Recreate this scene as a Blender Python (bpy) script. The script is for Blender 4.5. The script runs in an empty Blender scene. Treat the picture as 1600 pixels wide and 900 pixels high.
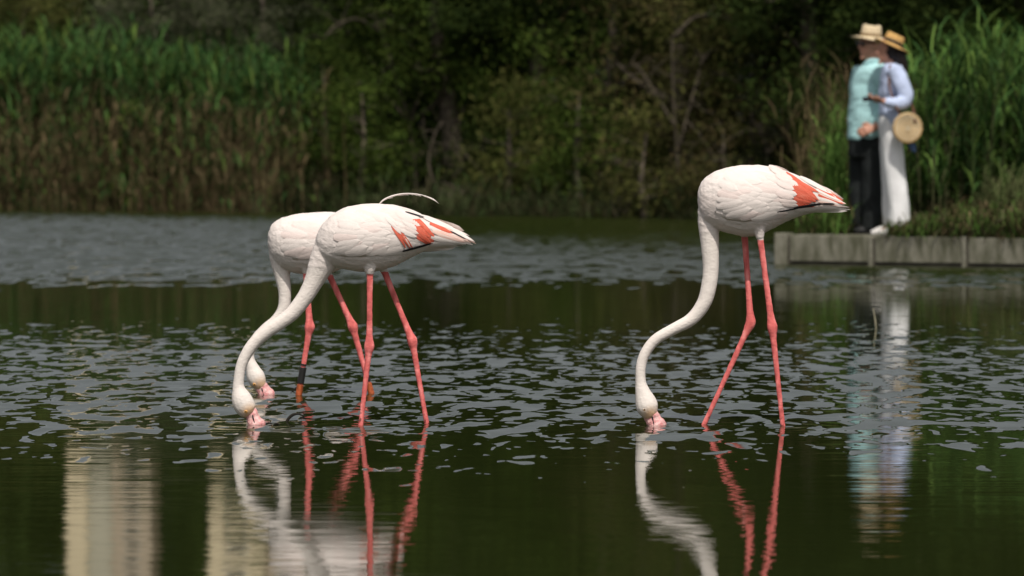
import bpy, math, random
import numpy as np
from mathutils import Vector, Matrix, noise
random.seed(7); RNG = np.random.default_rng(7)
SC = bpy.context.scene
COL = SC.collection

# ------------------------------------------------------------------ camera
F = 7200.0                       # focal length in pixels of a 1600 px wide frame
CAM_Z = 1.155
PITCH = math.atan(247 / F)       # the horizon lies 247 px above the middle
cam_d = bpy.data.cameras.new('camera')
cam = bpy.data.objects.new('camera', cam_d); COL.objects.link(cam)
cam_d.sensor_width = 36; cam_d.lens = 36 * F / 1600
cam_d.clip_start = 0.5; cam_d.clip_end = 3000
cam.location = (0, 0, CAM_Z)
cam.rotation_euler = (math.pi / 2 - PITCH, 0, 0)
cam_d.dof.use_dof = True; cam_d.dof.focus_distance = 18.0; cam_d.dof.aperture_fstop = 5.0
SC.camera = cam

# ------------------------------------------------------------------ sky, sun, exposure
SUN_EL = math.radians(57); SUN_AZ = math.atan2(0.13, -0.84)      # high behind the camera, a little to the right
world = bpy.data.worlds.new('World'); SC.world = world; world.use_nodes = True
wn = world.node_tree
sky = wn.nodes.new('ShaderNodeTexSky'); sky.sky_type = 'NISHITA'; sky.sun_disc = False
sky.sun_elevation = SUN_EL; sky.sun_rotation = SUN_AZ
sky.air_density = 1.0; sky.dust_density = 4.0; sky.ozone_density = 1.0
hs = wn.nodes.new('ShaderNodeHueSaturation'); hs.inputs['Saturation'].default_value = .27      # milky summer sky
wn.links.new(sky.outputs[0], hs.inputs['Color']); wn.links.new(hs.outputs[0], wn.nodes['Background'].inputs[0])
wn.nodes['Background'].inputs[1].default_value = 0.095
sd = bpy.data.lights.new('sun', 'SUN'); sd.energy = 3.6; sd.angle = math.radians(0.6); sd.color = (1, 0.95, 0.87)
sun = bpy.data.objects.new('sun', sd); COL.objects.link(sun)
to_sun = Vector((math.sin(SUN_AZ) * math.cos(SUN_EL), math.cos(SUN_AZ) * math.cos(SUN_EL), math.sin(SUN_EL)))
sun.rotation_euler = to_sun.to_track_quat('Z', 'Y').to_euler()
sun.location = (-5, -5, 20)
vs = SC.view_settings
vs.view_transform = 'Standard'; vs.look = 'None'; vs.exposure = 0.0; vs.gamma = 1.0; vs.use_curve_mapping = False

# ------------------------------------------------------------------ helpers
_cp, _sp = math.cos(PITCH), math.sin(PITCH)
def P(px, py, D):
    """point of the place that stands D metres in front of the camera at picture position px, py"""
    a = (px - 800) / F; b = -(py - 450) / F
    dy = _cp + b * _sp; dz = -_sp + b * _cp
    return Vector((a * D / dy, D, CAM_Z + dz * D / dy))

def tag(o, label=None, cat=None, group=None, kind=None):
    if label: o['label'] = label
    if cat: o['category'] = cat
    if group: o['group'] = group
    if kind: o['kind'] = kind
    return o
def empty(name, loc):
    o = bpy.data.objects.new(name, None); o.location = loc; o.empty_display_size = 0.1
    COL.objects.link(o); return o
def parent(o, p):
    o.parent = p
    if p is not None:
        q = p; off = Vector((0, 0, 0))
        while q is not None: off += q.location; q = q.parent
        o.location = o.location - off
    return o
def obj(name, me, m, par=None, smooth=True):
    o = bpy.data.objects.new(name, me); COL.objects.link(o)
    if m is not None and not me.materials:
        for mm in (m if isinstance(m, (list, tuple)) else [m]): me.materials.append(mm)
    if smooth and len(me.polygons): me.polygons.foreach_set('use_smooth', [True] * len(me.polygons))
    if par: parent(o, par)
    return o
def mesh_np(name, V, Q, col=None):
    """quads (n,4) or triangles (n,3) from numpy arrays, optional point colour"""
    V = np.asarray(V, np.float32); Q = np.asarray(Q, np.int32); k = Q.shape[1]
    me = bpy.data.meshes.new(name)
    me.vertices.add(len(V)); me.vertices.foreach_set('co', V.ravel())
    me.loops.add(Q.size); me.loops.foreach_set('vertex_index', Q.ravel())
    me.polygons.add(len(Q)); me.polygons.foreach_set('loop_start', np.arange(len(Q), dtype=np.int32) * k)
    me.update(calc_edges=True); me.validate()
    if col is not None: set_col(me, col)
    return me
def set_col(me, col):
    a = me.attributes.new('tint', 'FLOAT_COLOR', 'POINT')
    c = np.ones((len(me.vertices), 4), np.float32); c[:, :3] = col
    a.data.foreach_set('color', c.ravel())
def mesh_py(name, V, Fc):
    me = bpy.data.meshes.new(name); me.from_pydata([tuple(v) for v in V], [], Fc); me.update(); return me

def catmull(pts, n):
    A = np.array(pts, float); out = []
    E = np.vstack([2 * A[0] - A[1], A, 2 * A[-1] - A[-2]])
    for i in range(1, len(E) - 2):
        p0, p1, p2, p3 = E[i - 1:i + 3]
        for k in range(n):
            t = k / n
            out.append(.5 * (2 * p1 + (p2 - p0) * t + (2 * p0 - 5 * p1 + 4 * p2 - p3) * t * t + (3 * p1 - p0 - 3 * p2 + p3) * t ** 3))
    out.append(A[-1]); return np.array(out)

class MB:
    """collects closed shapes for one mesh"""
    def __init__(s): s.V = []; s.F = []; s.M = []
    def loft(s, rings, mat=0):
        b = len(s.V); n = len(rings[0])
        for r in rings: s.V += [Vector(p) for p in r]
        for i in range(len(rings) - 1):
            for j in range(n):
                a = b + i * n + j; c = b + i * n + (j + 1) % n
                s.F.append((a, c, c + n, a + n)); s.M.append(mat)
        s.V.append(sum((Vector(p) for p in rings[0]), Vector()) / n); c0 = len(s.V) - 1
        s.V.append(sum((Vector(p) for p in rings[-1]), Vector()) / n); c1 = len(s.V) - 1
        e = b + (len(rings) - 1) * n
        for j in range(n):
            s.F.append((c0, b + (j + 1) % n, b + j)); s.M.append(mat)
            s.F.append((c1, e + j, e + (j + 1) % n)); s.M.append(mat)
    def tube(s, pts, n=10, flat=1.0, flat_dir=None, res=3, mat=0):
        """pts: (x,y,z,r); flat_dir: direction along which the section is scaled by flat"""
        C = catmull(pts, res) if res > 1 and len(pts) > 1 else np.array(pts, float)
        rings = []; prev = None
        for i in range(len(C)):
            t = Vector(C[min(i + 1, len(C) - 1)][:3] - C[max(i - 1, 0)][:3]).normalized()
            if flat_dir is not None: v = Vector(flat_dir)
            else: v = prev if prev is not None else (Vector((0, 1, 0)) if abs(t.y) < .9 else Vector((1, 0, 0)))
            v = (v - t * v.dot(t)).normalized(); u = t.cross(v); prev = v
            c = Vector(C[i][:3]); r = max(C[i][3], 1e-4)
            rings.append([c + u * (r * math.cos(a)) + v * (r * flat * math.sin(a)) for a in (2 * math.pi * k / n for k in range(n))])
        s.loft(rings, mat)
    def ball(s, c, rx, ry=None, rz=None, n=12, mat=0, rot=None):
        ry = ry or rx; rz = rz or rx; c = Vector(c); rings = []
        for i in range(1, 9):
            th = math.pi * i / 9
            ring = [Vector((rx * math.sin(th) * math.cos(a), ry * math.sin(th) * math.sin(a), -rz * math.cos(th))) for a in (2 * math.pi * k / n for k in range(n))]
            rings.append([c + (rot @ q if rot else q) for q in ring])
        s.loft(rings, mat)
    def box(s, c, sx, sy, sz, rot=None, mat=0):
        c = Vector(c); b = len(s.V)
        for dz in (-1, 1):
            for dx, dy in ((-1, -1), (1, -1), (1, 1), (-1, 1)):
                q = Vector((dx * sx / 2, dy * sy / 2, dz * sz / 2)); s.V.append(c + (rot @ q if rot else q))
        for f in ((3, 2, 1, 0), (4, 5, 6, 7), (0, 1, 5, 4), (1, 2, 6, 5), (2, 3, 7, 6), (3, 0, 4, 7)):
            s.F.append(tuple(b + k for k in f)); s.M.append(mat)
    def mesh(s, name):
        me = mesh_py(name, s.V, s.F)
        return me
    def build(s, name, m, par=None, smooth=True, bevel=0):
        me = s.mesh(name)
        if isinstance(m, (list, tuple)):
            for mm in m: me.materials.append(mm)
            me.polygons.foreach_set('material_index', s.M)
        o = obj(name, me, m, par, smooth)
        if bevel:
            md = o.modifiers.new('bevel', 'BEVEL'); md.width = bevel; md.segments = 2
        return o
    def fused(s, name, voxel, smooth_iter=4):
        """all the shapes grown together into one continuous skin"""
        me = s.mesh(name); o = bpy.data.objects.new('tmp', me); COL.objects.link(o)
        md = o.modifiers.new('r', 'REMESH'); md.mode = 'VOXEL'; md.voxel_size = voxel
        if smooth_iter:
            sm = o.modifiers.new('s', 'SMOOTH'); sm.factor = .5; sm.iterations = smooth_iter
        dg = bpy.context.evaluated_depsgraph_get(); dg.update()
        out = bpy.data.meshes.new_from_object(o.evaluated_get(dg)); out.name = name
        bpy.data.objects.remove(o); bpy.data.meshes.remove(me)
        return out
def coords(me):
    a = np.empty(len(me.vertices) * 3, np.float32); me.vertices.foreach_get('co', a); return a.reshape(-1, 3)
def displace(me, amp, scale, stretch=(1, 1, 1)):
    """uneven surface, pushed along the normals"""
    n = np.empty(len(me.vertices) * 3, np.float32); me.vertex_normals.foreach_get('vector', n); n = n.reshape(-1, 3)
    co = coords(me); st = np.array(stretch)
    d = np.array([noise.noise(Vector(p)) for p in (co * st / scale)])
    co += n * (d[:, None] * amp); me.vertices.foreach_set('co', co.ravel()); me.update()

# ------------------------------------------------------------------ materials
def mat(name, col, rough=.6, spec=.3, noise_amt=.15, noise_scale=20, bump=0., bump_scale=60, attr=False, transl=0., metallic=0, stretch=None, col2=None, uv=False):
    m = bpy.data.materials.new(name); m.use_nodes = True; nt = m.node_tree; N = nt.nodes; L = nt.links
    bs = N['Principled BSDF']; bs.inputs['Roughness'].default_value = rough
    bs.inputs['Specular IOR Level'].default_value = spec; bs.inputs['Metallic'].default_value = metallic
    tc = N.new('ShaderNodeTexCoord'); src = tc.outputs['UV' if uv else 'Object']
    if stretch:
        mp = N.new('ShaderNodeMapping'); mp.inputs['Scale'].default_value = stretch; L.new(src, mp.inputs[0]); src = mp.outputs[0]
    nz = N.new('ShaderNodeTexNoise'); nz.inputs['Scale'].default_value = noise_scale; nz.inputs['Detail'].default_value = 5
    L.new(src, nz.inputs['Vector'])
    mx = N.new('ShaderNodeMix'); mx.data_type = 'RGBA'
    if attr:
        at = N.new('ShaderNodeAttribute'); at.attribute_name = 'tint'
        hv = N.new('ShaderNodeMix'); hv.data_type = 'RGBA'; hv.blend_type = 'MULTIPLY'; hv.inputs[0].default_value = 1
        L.new(at.outputs['Color'], hv.inputs[6]); hv.inputs[7].default_value = (1 - noise_amt * 2,) * 3 + (1,)
        L.new(at.outputs['Color'], mx.inputs[6]); L.new(hv.outputs[2], mx.inputs[7])
    else:
        c2 = col2 or tuple(c * (1 - noise_amt * 2) for c in col)
        mx.inputs[6].default_value = (*col, 1); mx.inputs[7].default_value = (*c2, 1)
    mr = N.new('ShaderNodeMapRange'); mr.inputs[1].default_value = .35; mr.inputs[2].default_value = .65
    L.new(nz.outputs['Fac'], mr.inputs[0]); L.new(mr.outputs[0], mx.inputs[0])
    L.new(mx.outputs[2], bs.inputs['Base Color'])
    if bump:
        n2 = N.new('ShaderNodeTexNoise'); n2.inputs['Scale'].default_value = bump_scale; n2.inputs['Detail'].default_value = 4
        L.new(src, n2.inputs['Vector'])
        bp = N.new('ShaderNodeBump'); bp.inputs['Strength'].default_value = bump; bp.inputs['Distance'].default_value = .01
        L.new(n2.outputs['Fac'], bp.inputs['Height']); L.new(bp.outputs[0], bs.inputs['Normal'])
    if transl:
        tr = N.new('ShaderNodeBsdfTranslucent'); L.new(mx.outputs[2], tr.inputs[0])
        ms = N.new('ShaderNodeMixShader'); ms.inputs[0].default_value = transl
        L.new(bs.outputs[0], ms.inputs[1]); L.new(tr.outputs[0], ms.inputs[2])
        L.new(ms.outputs[0], N['Material Output'].inputs[0])
    return m

M = dict(
    leaf=mat('leaf', (0, 0, 0), .8, .03, attr=True, noise_amt=.12, noise_scale=3, transl=.25),
    reed=mat('reed', (0, 0, 0), .75, .06, attr=True, noise_amt=.12, noise_scale=3, transl=.25),
    bark=mat('bark', (.16, .13, .10), .9, .1, noise_amt=.25, noise_scale=14, bump=.6, bump_scale=40),
    bark_grey=mat('bark_grey', (.095, .078, .058), .9, .1, noise_amt=.2, noise_scale=14, bump=.6, bump_scale=40),
    soil=mat('soil', (.055, .05, .028), .95, .05, noise_amt=.25, noise_scale=1.2, bump=.5, bump_scale=8, col2=(.03, .04, .015)),
    plumage=mat('plumage', (0, 0, 0), .75, .12, attr=True, noise_amt=.04, noise_scale=60, bump=.22, bump_scale=95, stretch=(.8, 1, 1.5)),
    feather_white=mat('feather_white', (.77, .685, .64), .7, .12, noise_amt=.06, noise_scale=1, bump=.22, bump_scale=1, stretch=(3.5, 26, 1), uv=True),
    feather_blush=mat('feather_blush', (.77, .645, .60), .7, .12, noise_amt=.07, noise_scale=1, bump=.22, bump_scale=1, stretch=(3.5, 26, 1), uv=True),
    feather_coral=mat('feather_coral', (.60, .065, .030), .65, .15, noise_scale=1, bump=.3, bump_scale=1, stretch=(2.5, 12, 1), col2=(.66, .19, .125), uv=True),
    feather_peach=mat('feather_peach', (.76, .42, .34), .65, .12, noise_scale=1, bump=.25, bump_scale=1, stretch=(2, 10, 1), col2=(.77, .64, .57), uv=True),
    feather_black=mat('feather_black', (.02, .018, .02), .5, .3),
    bill=mat('bill', (.66, .25, .25), .42, .35, noise_amt=.12, noise_scale=75, col2=(.74, .48, .45), bump=.4, bump_scale=120),
    bill_dark=mat('bill_dark', (.62, .22, .20), .45, .35, noise_amt=.2, noise_scale=60),
    eye=mat('eye', (.80, .40, .10), .3, .5), pupil=mat('pupil', (.01, .01, .01), .15, .6),
    band_black=mat('band_black', (.015, .014, .013), .5, .4), band_orange=mat('band_orange', (.48, .11, .035), .5, .35, noise_amt=.25, noise_scale=80),
    skin=mat('skin', (.50, .25, .17), .55, .3, noise_amt=.08), hair=mat('hair', (.018, .012, .01), .5, .3, noise_scale=60, bump=.5, stretch=(3, 3, .4)),
    shirt_aqua=mat('shirt_aqua', (.40, .64, .65), .8, .1, noise_amt=.06, noise_scale=12, bump=.3, bump_scale=25),
    shirt_blue=mat('shirt_blue', (.48, .55, .74), .8, .1, noise_amt=.06, noise_scale=12, bump=.3, bump_scale=25),
    trousers_black=mat('trousers_black', (.018, .021, .021), .8, .15, bump=.3, bump_scale=20),
    trousers_white=mat('trousers_white', (.76, .75, .75), .8, .1, noise_amt=.03, bump=.3, bump_scale=20),
    straw_pale=mat('straw_pale', (.72, .58, .38), .8, .15, noise_amt=.12, noise_scale=90, bump=.5, bump_scale=150),
    straw_tan=mat('straw_tan', (.60, .36, .13), .8, .15, noise_amt=.15, noise_scale=90, bump=.5, bump_scale=150),
    band_tan=mat('band_tan', (.30, .21, .11), .7, .2), ribbon=mat('ribbon', (.012, .01, .01), .6, .2),
    lens=mat('lens', (.008, .008, .009), .1, .6), leather=mat('leather', (.13, .055, .03), .55, .3),
    shoe_white=mat('shoe_white', (.72, .69, .66), .6, .3), shoe_black=mat('shoe_black', (.012, .012, .012), .5, .3),
    phone=mat('phone', (.012, .013, .015), .25, .5), denim=mat('denim', (.09, .14, .25), .85, .1),
    concrete=mat('concrete', (.20, .19, .15), .92, .1, noise_amt=.2, noise_scale=7, bump=.7, bump_scale=26, stretch=(1.6, 1, .5), col2=(.075, .075, .048)),
    concrete_dark=mat('concrete_dark', (.12, .105, .085), .92, .1, noise_amt=.25, noise_scale=6, bump=.5, bump_scale=30),
    twig=mat('twig', (.02, .017, .012), .8, .2), straw_stalk=mat('straw_stalk', (.42, .38, .26), .7, .2),
    wall_cream=mat('wall_cream', (.74, .62, .42), .9, .1, noise_amt=.08, noise_scale=.8), wall_grey=mat('wall_grey', (.50, .47, .37), .9, .1, noise_amt=.1, noise_scale=.8),
    wall_brown=mat('wall_brown', (.48, .39, .29), .9, .1, noise_amt=.12, noise_scale=.8), roof_tile=mat('roof_tile', (.30, .14, .08), .85, .1, noise_scale=4),
    glass=mat('glass', (.03, .035, .04), .1, .6), frame=mat('frame', (.6, .58, .52), .6, .2),
)

CONTACTS = [((px - 800) / F * D, D) for px, D in ((1223, 17.94), (1099, 18.06), (1026, 18.0), (563.5, 18.0), (667.5, 18.1), (400, 18.05), (466.5, 20.05), (581, 20.15), (416, 20.1))]
def water_material():
    m = bpy.data.materials.new('pond_water'); m.use_nodes = True; nt = m.node_tree; N = nt.nodes; L = nt.links
    bs = N['Principled BSDF']
    bs.inputs['Base Color'].default_value = (.014, .019, .0045, 1); bs.inputs['Roughness'].default_value = .015
    bs.inputs['IOR'].default_value = 1.333
    g = N.new('ShaderNodeNewGeometry')
    def nz(sx, sy, detail=1.0, off=0., dist=0.):
        mp = N.new('ShaderNodeMapping'); mp.inputs['Scale'].default_value = (sx, sy, 1); mp.inputs['Location'].default_value = (off, off * 1.7, off)
        L.new(g.outputs['Position'], mp.inputs[0])
        t = N.new('ShaderNodeTexNoise'); t.inputs['Scale'].default_value = 1; t.inputs['Detail'].default_value = detail
        t.inputs['Roughness'].default_value = .45; t.inputs['Distortion'].default_value = dist
        L.new(mp.outputs[0], t.inputs['Vector'])
        return t
    def math_(op, a, b=None):
        n = N.new('ShaderNodeMath'); n.operation = op
        for i, v in enumerate((a, b)):
            if v is None: continue
            if isinstance(v, (int, float)): n.inputs[i].default_value = v
            else: L.new(v, n.inputs[i])
        return n.outputs[0]
    sep = N.new('ShaderNodeSeparateXYZ'); L.new(g.outputs['Position'], sep.inputs[0])
    wob = nz(.28, .16, 2, 3.3)                                   # gusts: the edges of the ruffled water wander
    yw = math_('ADD', sep.outputs['Y'], math_('MULTIPLY', math_('SUBTRACT', wob.outputs['Fac'], .5), 5.0))
    def ramp(stops):
        r = N.new('ShaderNodeValToRGB'); L.new(math_('DIVIDE', yw, 100.0), r.inputs[0])
        e = r.color_ramp.elements
        while len(e) < len(stops): e.new(.5)
        for el, (p, v) in zip(e, stops): el.position = p / 100; el.color = (v, v, v, 1)
        return r.outputs[0]
    patch = ramp([(0, .0), (13.2, .0), (15.0, .42), (16.6, .74), (18.6, 1), (24.0, 1), (27.0, .72), (29.5, .0), (100, .0)])
    far = ramp([(0, 0), (30.5, 0.0), (33, .45), (35.5, .85), (40, 1), (60, 1), (64, .9), (67.2, .45), (68, 0), (100, .0)])
    def ruffle(sx, sy, off, thr0, thr1, amount, detail, soft, dist):
        n = nz(sx, sy, detail, off, dist)
        thr = math_('SUBTRACT', thr0, math_('MULTIPLY', amount, thr0 - thr1))
        t = N.new('ShaderNodeMapRange'); t.interpolation_type = 'SMOOTHSTEP'
        L.new(n.outputs['Fac'], t.inputs[0]); L.new(thr, t.inputs[1]); L.new(math_('ADD', thr, soft), t.inputs[2])
        return t.outputs[0]
    r1 = ruffle(7.0, 2.4, 0., .86, .495, patch, 1.8, .075, .35)       # flat wavelets whose faces turn to the sky
    r1b = ruffle(14., 5.5, 5., .90, .535, patch, 1.5, .07, .3)
    r2 = ruffle(5.0, 1.25, 11., .86, .31, far, 3., .16, .2)
    n3 = nz(2.2, 46, 3.0, 23.); n4 = nz(7.0, 3.0, 3., 31.)
    s3 = N.new('ShaderNodeSeparateColor'); L.new(n3.outputs['Color'], s3.inputs[0])
    s4 = N.new('ShaderNodeSeparateColor'); L.new(n4.outputs['Color'], s4.inputs[0])
    def c(o): return math_('SUBTRACT', o, .5)
    face = math_('ADD', .085, math_('MULTIPLY', c(s4.outputs[0]), .10))
    face2 = math_('ADD', .175, math_('MULTIPLY', c(s4.outputs[1]), .34))
    sky_face = math_('MAXIMUM', math_('MULTIPLY', math_('MAXIMUM', r1, r1b), face), math_('MULTIPLY', r2, face2))
    fine_amt = math_('ADD', .052, math_('MULTIPLY', far, .10))
    rings = None                                                       # small rings where legs and bills break the surface
    for (rx, ry) in CONTACTS:
        ddx = math_('SUBTRACT', sep.outputs['X'], rx); ddy = math_('SUBTRACT', sep.outputs['Y'], ry)
        dist_ = math_('SQRT', math_('ADD', math_('MULTIPLY', ddx, ddx), math_('MULTIPLY', ddy, ddy)))
        wv = math_('MULTIPLY', math_('SINE', math_('MULTIPLY', dist_, 46.)), math_('EXPONENT', math_('MULTIPLY', dist_, -5.5)))
        t_ = math_('MULTIPLY', wv, math_('DIVIDE', ddy, math_('ADD', dist_, .02))); rings = t_ if rings is None else math_('ADD', rings, t_)
    fy = math_('ADD', math_('MULTIPLY', c(s3.outputs[0]), fine_amt), math_('MULTIPLY', rings, .075)); fx = math_('MULTIPLY', c(s3.outputs[1]), .03)
    cb = N.new('ShaderNodeCombineXYZ')
    L.new(fx, cb.inputs[0]); L.new(math_('SUBTRACT', fy, sky_face), cb.inputs[1]); cb.inputs[2].default_value = 1
    nr = N.new('ShaderNodeVectorMath'); nr.operation = 'NORMALIZE'; L.new(cb.outputs[0], nr.inputs[0])
    L.new(nr.outputs[0], bs.inputs['Normal'])
    return m
M['water'] = water_material()

# ------------------------------------------------------------------ ground and water
def shore(x):                    # far shoreline, metres from the camera
    return 68.0 - (x + 7.5) * .88 + .35 * math.sin(x * 1.7) + .2 * math.sin(x * 4.1 + 1)
QX0, QY0 = 2.27, 39.55           # the quay's free corner
def spit_left(y):                # left edge of the spit that carries the quay
    return QX0 + .3 + (y - QY0) * .061
def quay_y(x): return QY0 - (x - QX0) * .50
def sm(a, b, t):
    t = min(1, max(0, (t - a) / (b - a))); return t * t * (3 - 2 * t)
def ground_z(x, y):
    d = -99.
    d = max(d, (y - shore(max(-40, min(x, 3.4))) - .5))                     # far bank
    if y > QY0 - 6: d = max(d, min(x - spit_left(y), (y - quay_y(x) - .3) if x < 12 else 50))
    d = max(d, -y - 2.5, abs(x) - 45)
    if d < 0: return -.8 + .75 * sm(-1.2, 0, d)
    on_spit = y < 58 and x > 0 and y > 20
    if on_spit: return -.05 + .31 * sm(0, .12, d)
    return -.05 + .3 * sm(0, .9, d) + .9 * sm(2, 14, d) + .05 * math.sin(x * 2.1) * math.sin(y * 1.3) * sm(1, 3, d)
xs = sorted(set([-1500, -700, -350, -180, -100, -70, -50, -45, -44] + list(np.round(np.arange(-40, -12, 1.5), 3)) + list(np.round(np.arange(-12, 14, .25), 3)) + [14, 16, 18, 22, 26, 32, 38, 44, 45, 46, 60, 90, 180, 350, 700, 1500]))
ys = sorted(set([-1500, -500, -150, -60, -25, -10, -6, -4, -3, -2.5, -2, 0, 5, 12, 20, 26, 30] + list(np.round(np.arange(32, 74, .25), 3)) + list(range(74, 112, 3)) + [120, 140, 180, 240, 400, 800, 1600]))
GV = [(x, y, ground_z(x, y)) for y in ys for x in xs]; nx = len(xs)
GF = [(j * nx + i, j * nx + i + 1, (j + 1) * nx + i + 1, (j + 1) * nx + i) for j in range(len(ys) - 1) for i in range(nx - 1)]
tag(obj('ground', mesh_py('ground', GV, GF), M['soil']), 'dark earth banks around the pond', kind='structure')
w = [(-600, -60, 0), (600, -60, 0), (600, 120, 0), (-600, 120, 0)]
tag(obj('water', mesh_py('water', w, [(0, 1, 2, 3)]), M['water'], smooth=False), 'dark rippled pond water with grey sky patches', kind='structure')

# ------------------------------------------------------------------ quay
quay = empty('quay_wall', (QX0, QY0, 0)); tag(quay, 'low grey concrete quay wall under the standing couple', 'wall')
qdir = Vector((1, -.50, 0)).normalized(); qn = Vector((-qdir.y, qdir.x, 0)) * 1.0
qrot = Matrix.Rotation(math.atan2(qdir.y, qdir.x), 3, 'Z')
def quay_piece(name, t0, t1, z0, z1, thick, off, m, bevel=.008):
    b = MB(); c = Vector((QX0, QY0, 0)) + qdir * ((t0 + t1) / 2) + qn * (thick / 2 + off); c.z = (z0 + z1) / 2
    b.box((0, 0, 0), t1 - t0, thick, z1 - z0)
    me = b.mesh(name); o = obj(name, me, m, None, smooth=False); o.location = c; o.rotation_euler = (0, 0, math.atan2(qdir.y, qdir.x))
    parent(o, quay); md = o.modifiers.new('bevel', 'BEVEL'); md.width = bevel; md.segments = 2
    return o
def qt(px):                      # distance along the quay of a picture column
    a = (px - 800) / F
    t = (a * QY0 - QX0) / (qdir.x - a * qdir.y); return t
joints = [qt(1211), qt(1357), qt(1503), qt(1650), qt(1800), qt(1960), qt(2130), qt(2300)]
for i, (a, b_) in enumerate(zip(joints[:-1], joints[1:])):
    pw = .115 if i == 0 else .035
    quay_piece('post', a, a + pw, -.6, .258 + (.012 if i == 0 else -.004 * (i % 2)), .16, -.018 if i == 0 else -.004, M['concrete'])
    quay_piece('joint', a + pw + .002, a + pw + .02, -.6, .243, .5, .012, M['concrete_dark'])
    quay_piece('panel', a + pw + .022, b_ - .004, .03, .256 - .005 * (i % 3), .55, 0, M['concrete'])
    quay_piece('footing', a + pw + .022, b_ - .004, -.6, .028, .5, .02, M['concrete_dark'])

# ------------------------------------------------------------------ foliage
def leaf_mesh(name, C, size, tint, up=.5, elong=2.2, wid=None, dirs=None):
    """one small folded leaf face for each point of C"""
    n = len(C); d = RNG.normal(size=(n, 3)) if dirs is None else dirs + RNG.normal(size=(n, 3)) * .45
    d /= np.linalg.norm(d, axis=1)[:, None]
    nr = RNG.normal(size=(n, 3)); nr[:, 2] += up * 2; nr[:, 1] -= up
    s = np.cross(d, nr); s /= np.linalg.norm(s, axis=1)[:, None] + 1e-9
    size = np.asarray(size)[:, None] * np.ones((n, 1))
    l = d * size * .5 * math.sqrt(elong); w_ = s * size * .5 / math.sqrt(elong)
    V = np.stack([C - l, C + w_ - l * .1, C + l, C - w_ - l * .1], 1).reshape(-1, 3)
    Q = np.arange(4 * n).reshape(n, 4)
    return V, Q, np.repeat(tint, 4, 0)
PAL = dict(
    dark=[(.020, .033, .009), (.028, .046, .011), (.042, .060, .014)],
    green=[(.027, .047, .009), (.045, .072, .013), (.068, .094, .018)],
    olive=[(.05, .055, .016), (.075, .08, .022), (.10, .10, .03)],
    brown=[(.06, .05, .02), (.09, .07, .03), (.075, .08, .025)],
    grey=[(.07, .075, .045), (.10, .10, .065), (.065, .08, .035)])
def tints(n, pal, jit=.13):
    p = np.array(PAL[pal]); t = p[RNG.integers(0, len(p), n)]
    return t * np.exp(RNG.normal(size=(n, 1)) * jit)

def tree(name, label, cat, base, height, rad, pal, clumps=120, per=170, leaf=.06, low=.0, bark='bark', lean=(0, 0), csig=.20, limbs=9, group=None, trunk_r=None, elong=2.4):
    root = empty(name, base); tag(root, label, cat, group)
    base = Vector(base); tr = trunk_r or height * .018 + .02
    wood = MB(); top = base + Vector((lean[0], lean[1], height * .8))
    def bend(a, b_, k): return (a + b_) / 2 + Vector((random.uniform(-k, k), random.uniform(-k, k), random.uniform(-k, k) * .4))
    mid = bend(base, top, height * .06)
    wood.tube([(*(base - Vector((0, 0, .2))), tr * 1.25), (*base.lerp(mid, .5), tr), (*mid, tr * .75), (*top, tr * .2)], n=8)
    ends = []
    for i in range(limbs):
        f = .12 + .8 * (i + random.random()) / limbs
        s0 = base.lerp(mid, f * 2) if f < .5 else mid.lerp(top, f * 2 - 1)
        an = random.uniform(0, 2 * math.pi); rr = rad * random.uniform(.55, .95) * (1 - .35 * f)
        e = s0 + Vector((math.cos(an) * rr, math.sin(an) * rr, height * random.uniform(.03, .16)))
        m_ = bend(s0, e, rr * .22); r0 = tr * (1 - f * .7) * .5
        wood.tube([(*s0, r0), (*m_, r0 * .6), (*e, r0 * .18)], n=5); ends += [m_, e]
        for k in range(3):
            a2 = random.uniform(0, 2 * math.pi); q = m_.lerp(e, random.random())
            e2 = q + Vector((math.cos(a2), math.sin(a2), random.uniform(-.3, .7))) * rr * .45
            wood.tube([(*q, r0 * .35), (*bend(q, e2, .1), r0 * .22), (*e2, r0 * .08)], n=4, res=2); ends.append(e2)
    wood.build('trunk', M[bark], root)
    # clumps of leaves: round the twig ends and over the crown's shell
    cc = []; E = len(ends)
    for i in range(clumps):
        if i < E and i < clumps * .4: cc.append(np.array(ends[i])); continue
        z = random.uniform(low, 1) ** .9; prof = math.sin(math.pi * min(1, max(.0, .18 + .80 * z))) ** .6
        an = random.uniform(0, 2 * math.pi); r = rad * prof * math.sqrt(random.uniform(.25, 1))
        cc.append(np.array((base.x + lean[0] * z + math.cos(an) * r, base.y + lean[1] * z + math.sin(an) * r, base.z + height * z)))
    Cs, Sz, Tn = [], [], []
    for c_ in cc:
        big = c_[2] > 4.2
        n = int(per * random.uniform(.6, 1.3) * (.45 if big else 1)); sg = csig * random.uniform(.6, 1.4) * (1.2 if big else 1)
        pts = RNG.normal(size=(n, 3)) * np.array([sg, sg, sg * .62]) + c_
        pts[:, 2] = np.maximum(pts[:, 2], base.z * .5 + .03)
        Cs.append(pts); Sz.append(leaf * RNG.uniform(.6, 1.35, n) * (1.7 if big else 1))
        Tn.append(tints(n, pal) * random.choice((.55, .8, 1.0, 1.25, 1.7)))
    V, Q, T = leaf_mesh('crown', np.vstack(Cs), np.concatenate(Sz), np.vstack(Tn), elong=elong)
    o = obj('crown', mesh_np('crown', V - np.array(base), Q, T), M['leaf'], None, smooth=False); o.location = base; parent(o, root)
    return root
def bank(px, D): x = (px - 800) / F * D; return (x, D, ground_z(x, D))

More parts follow.
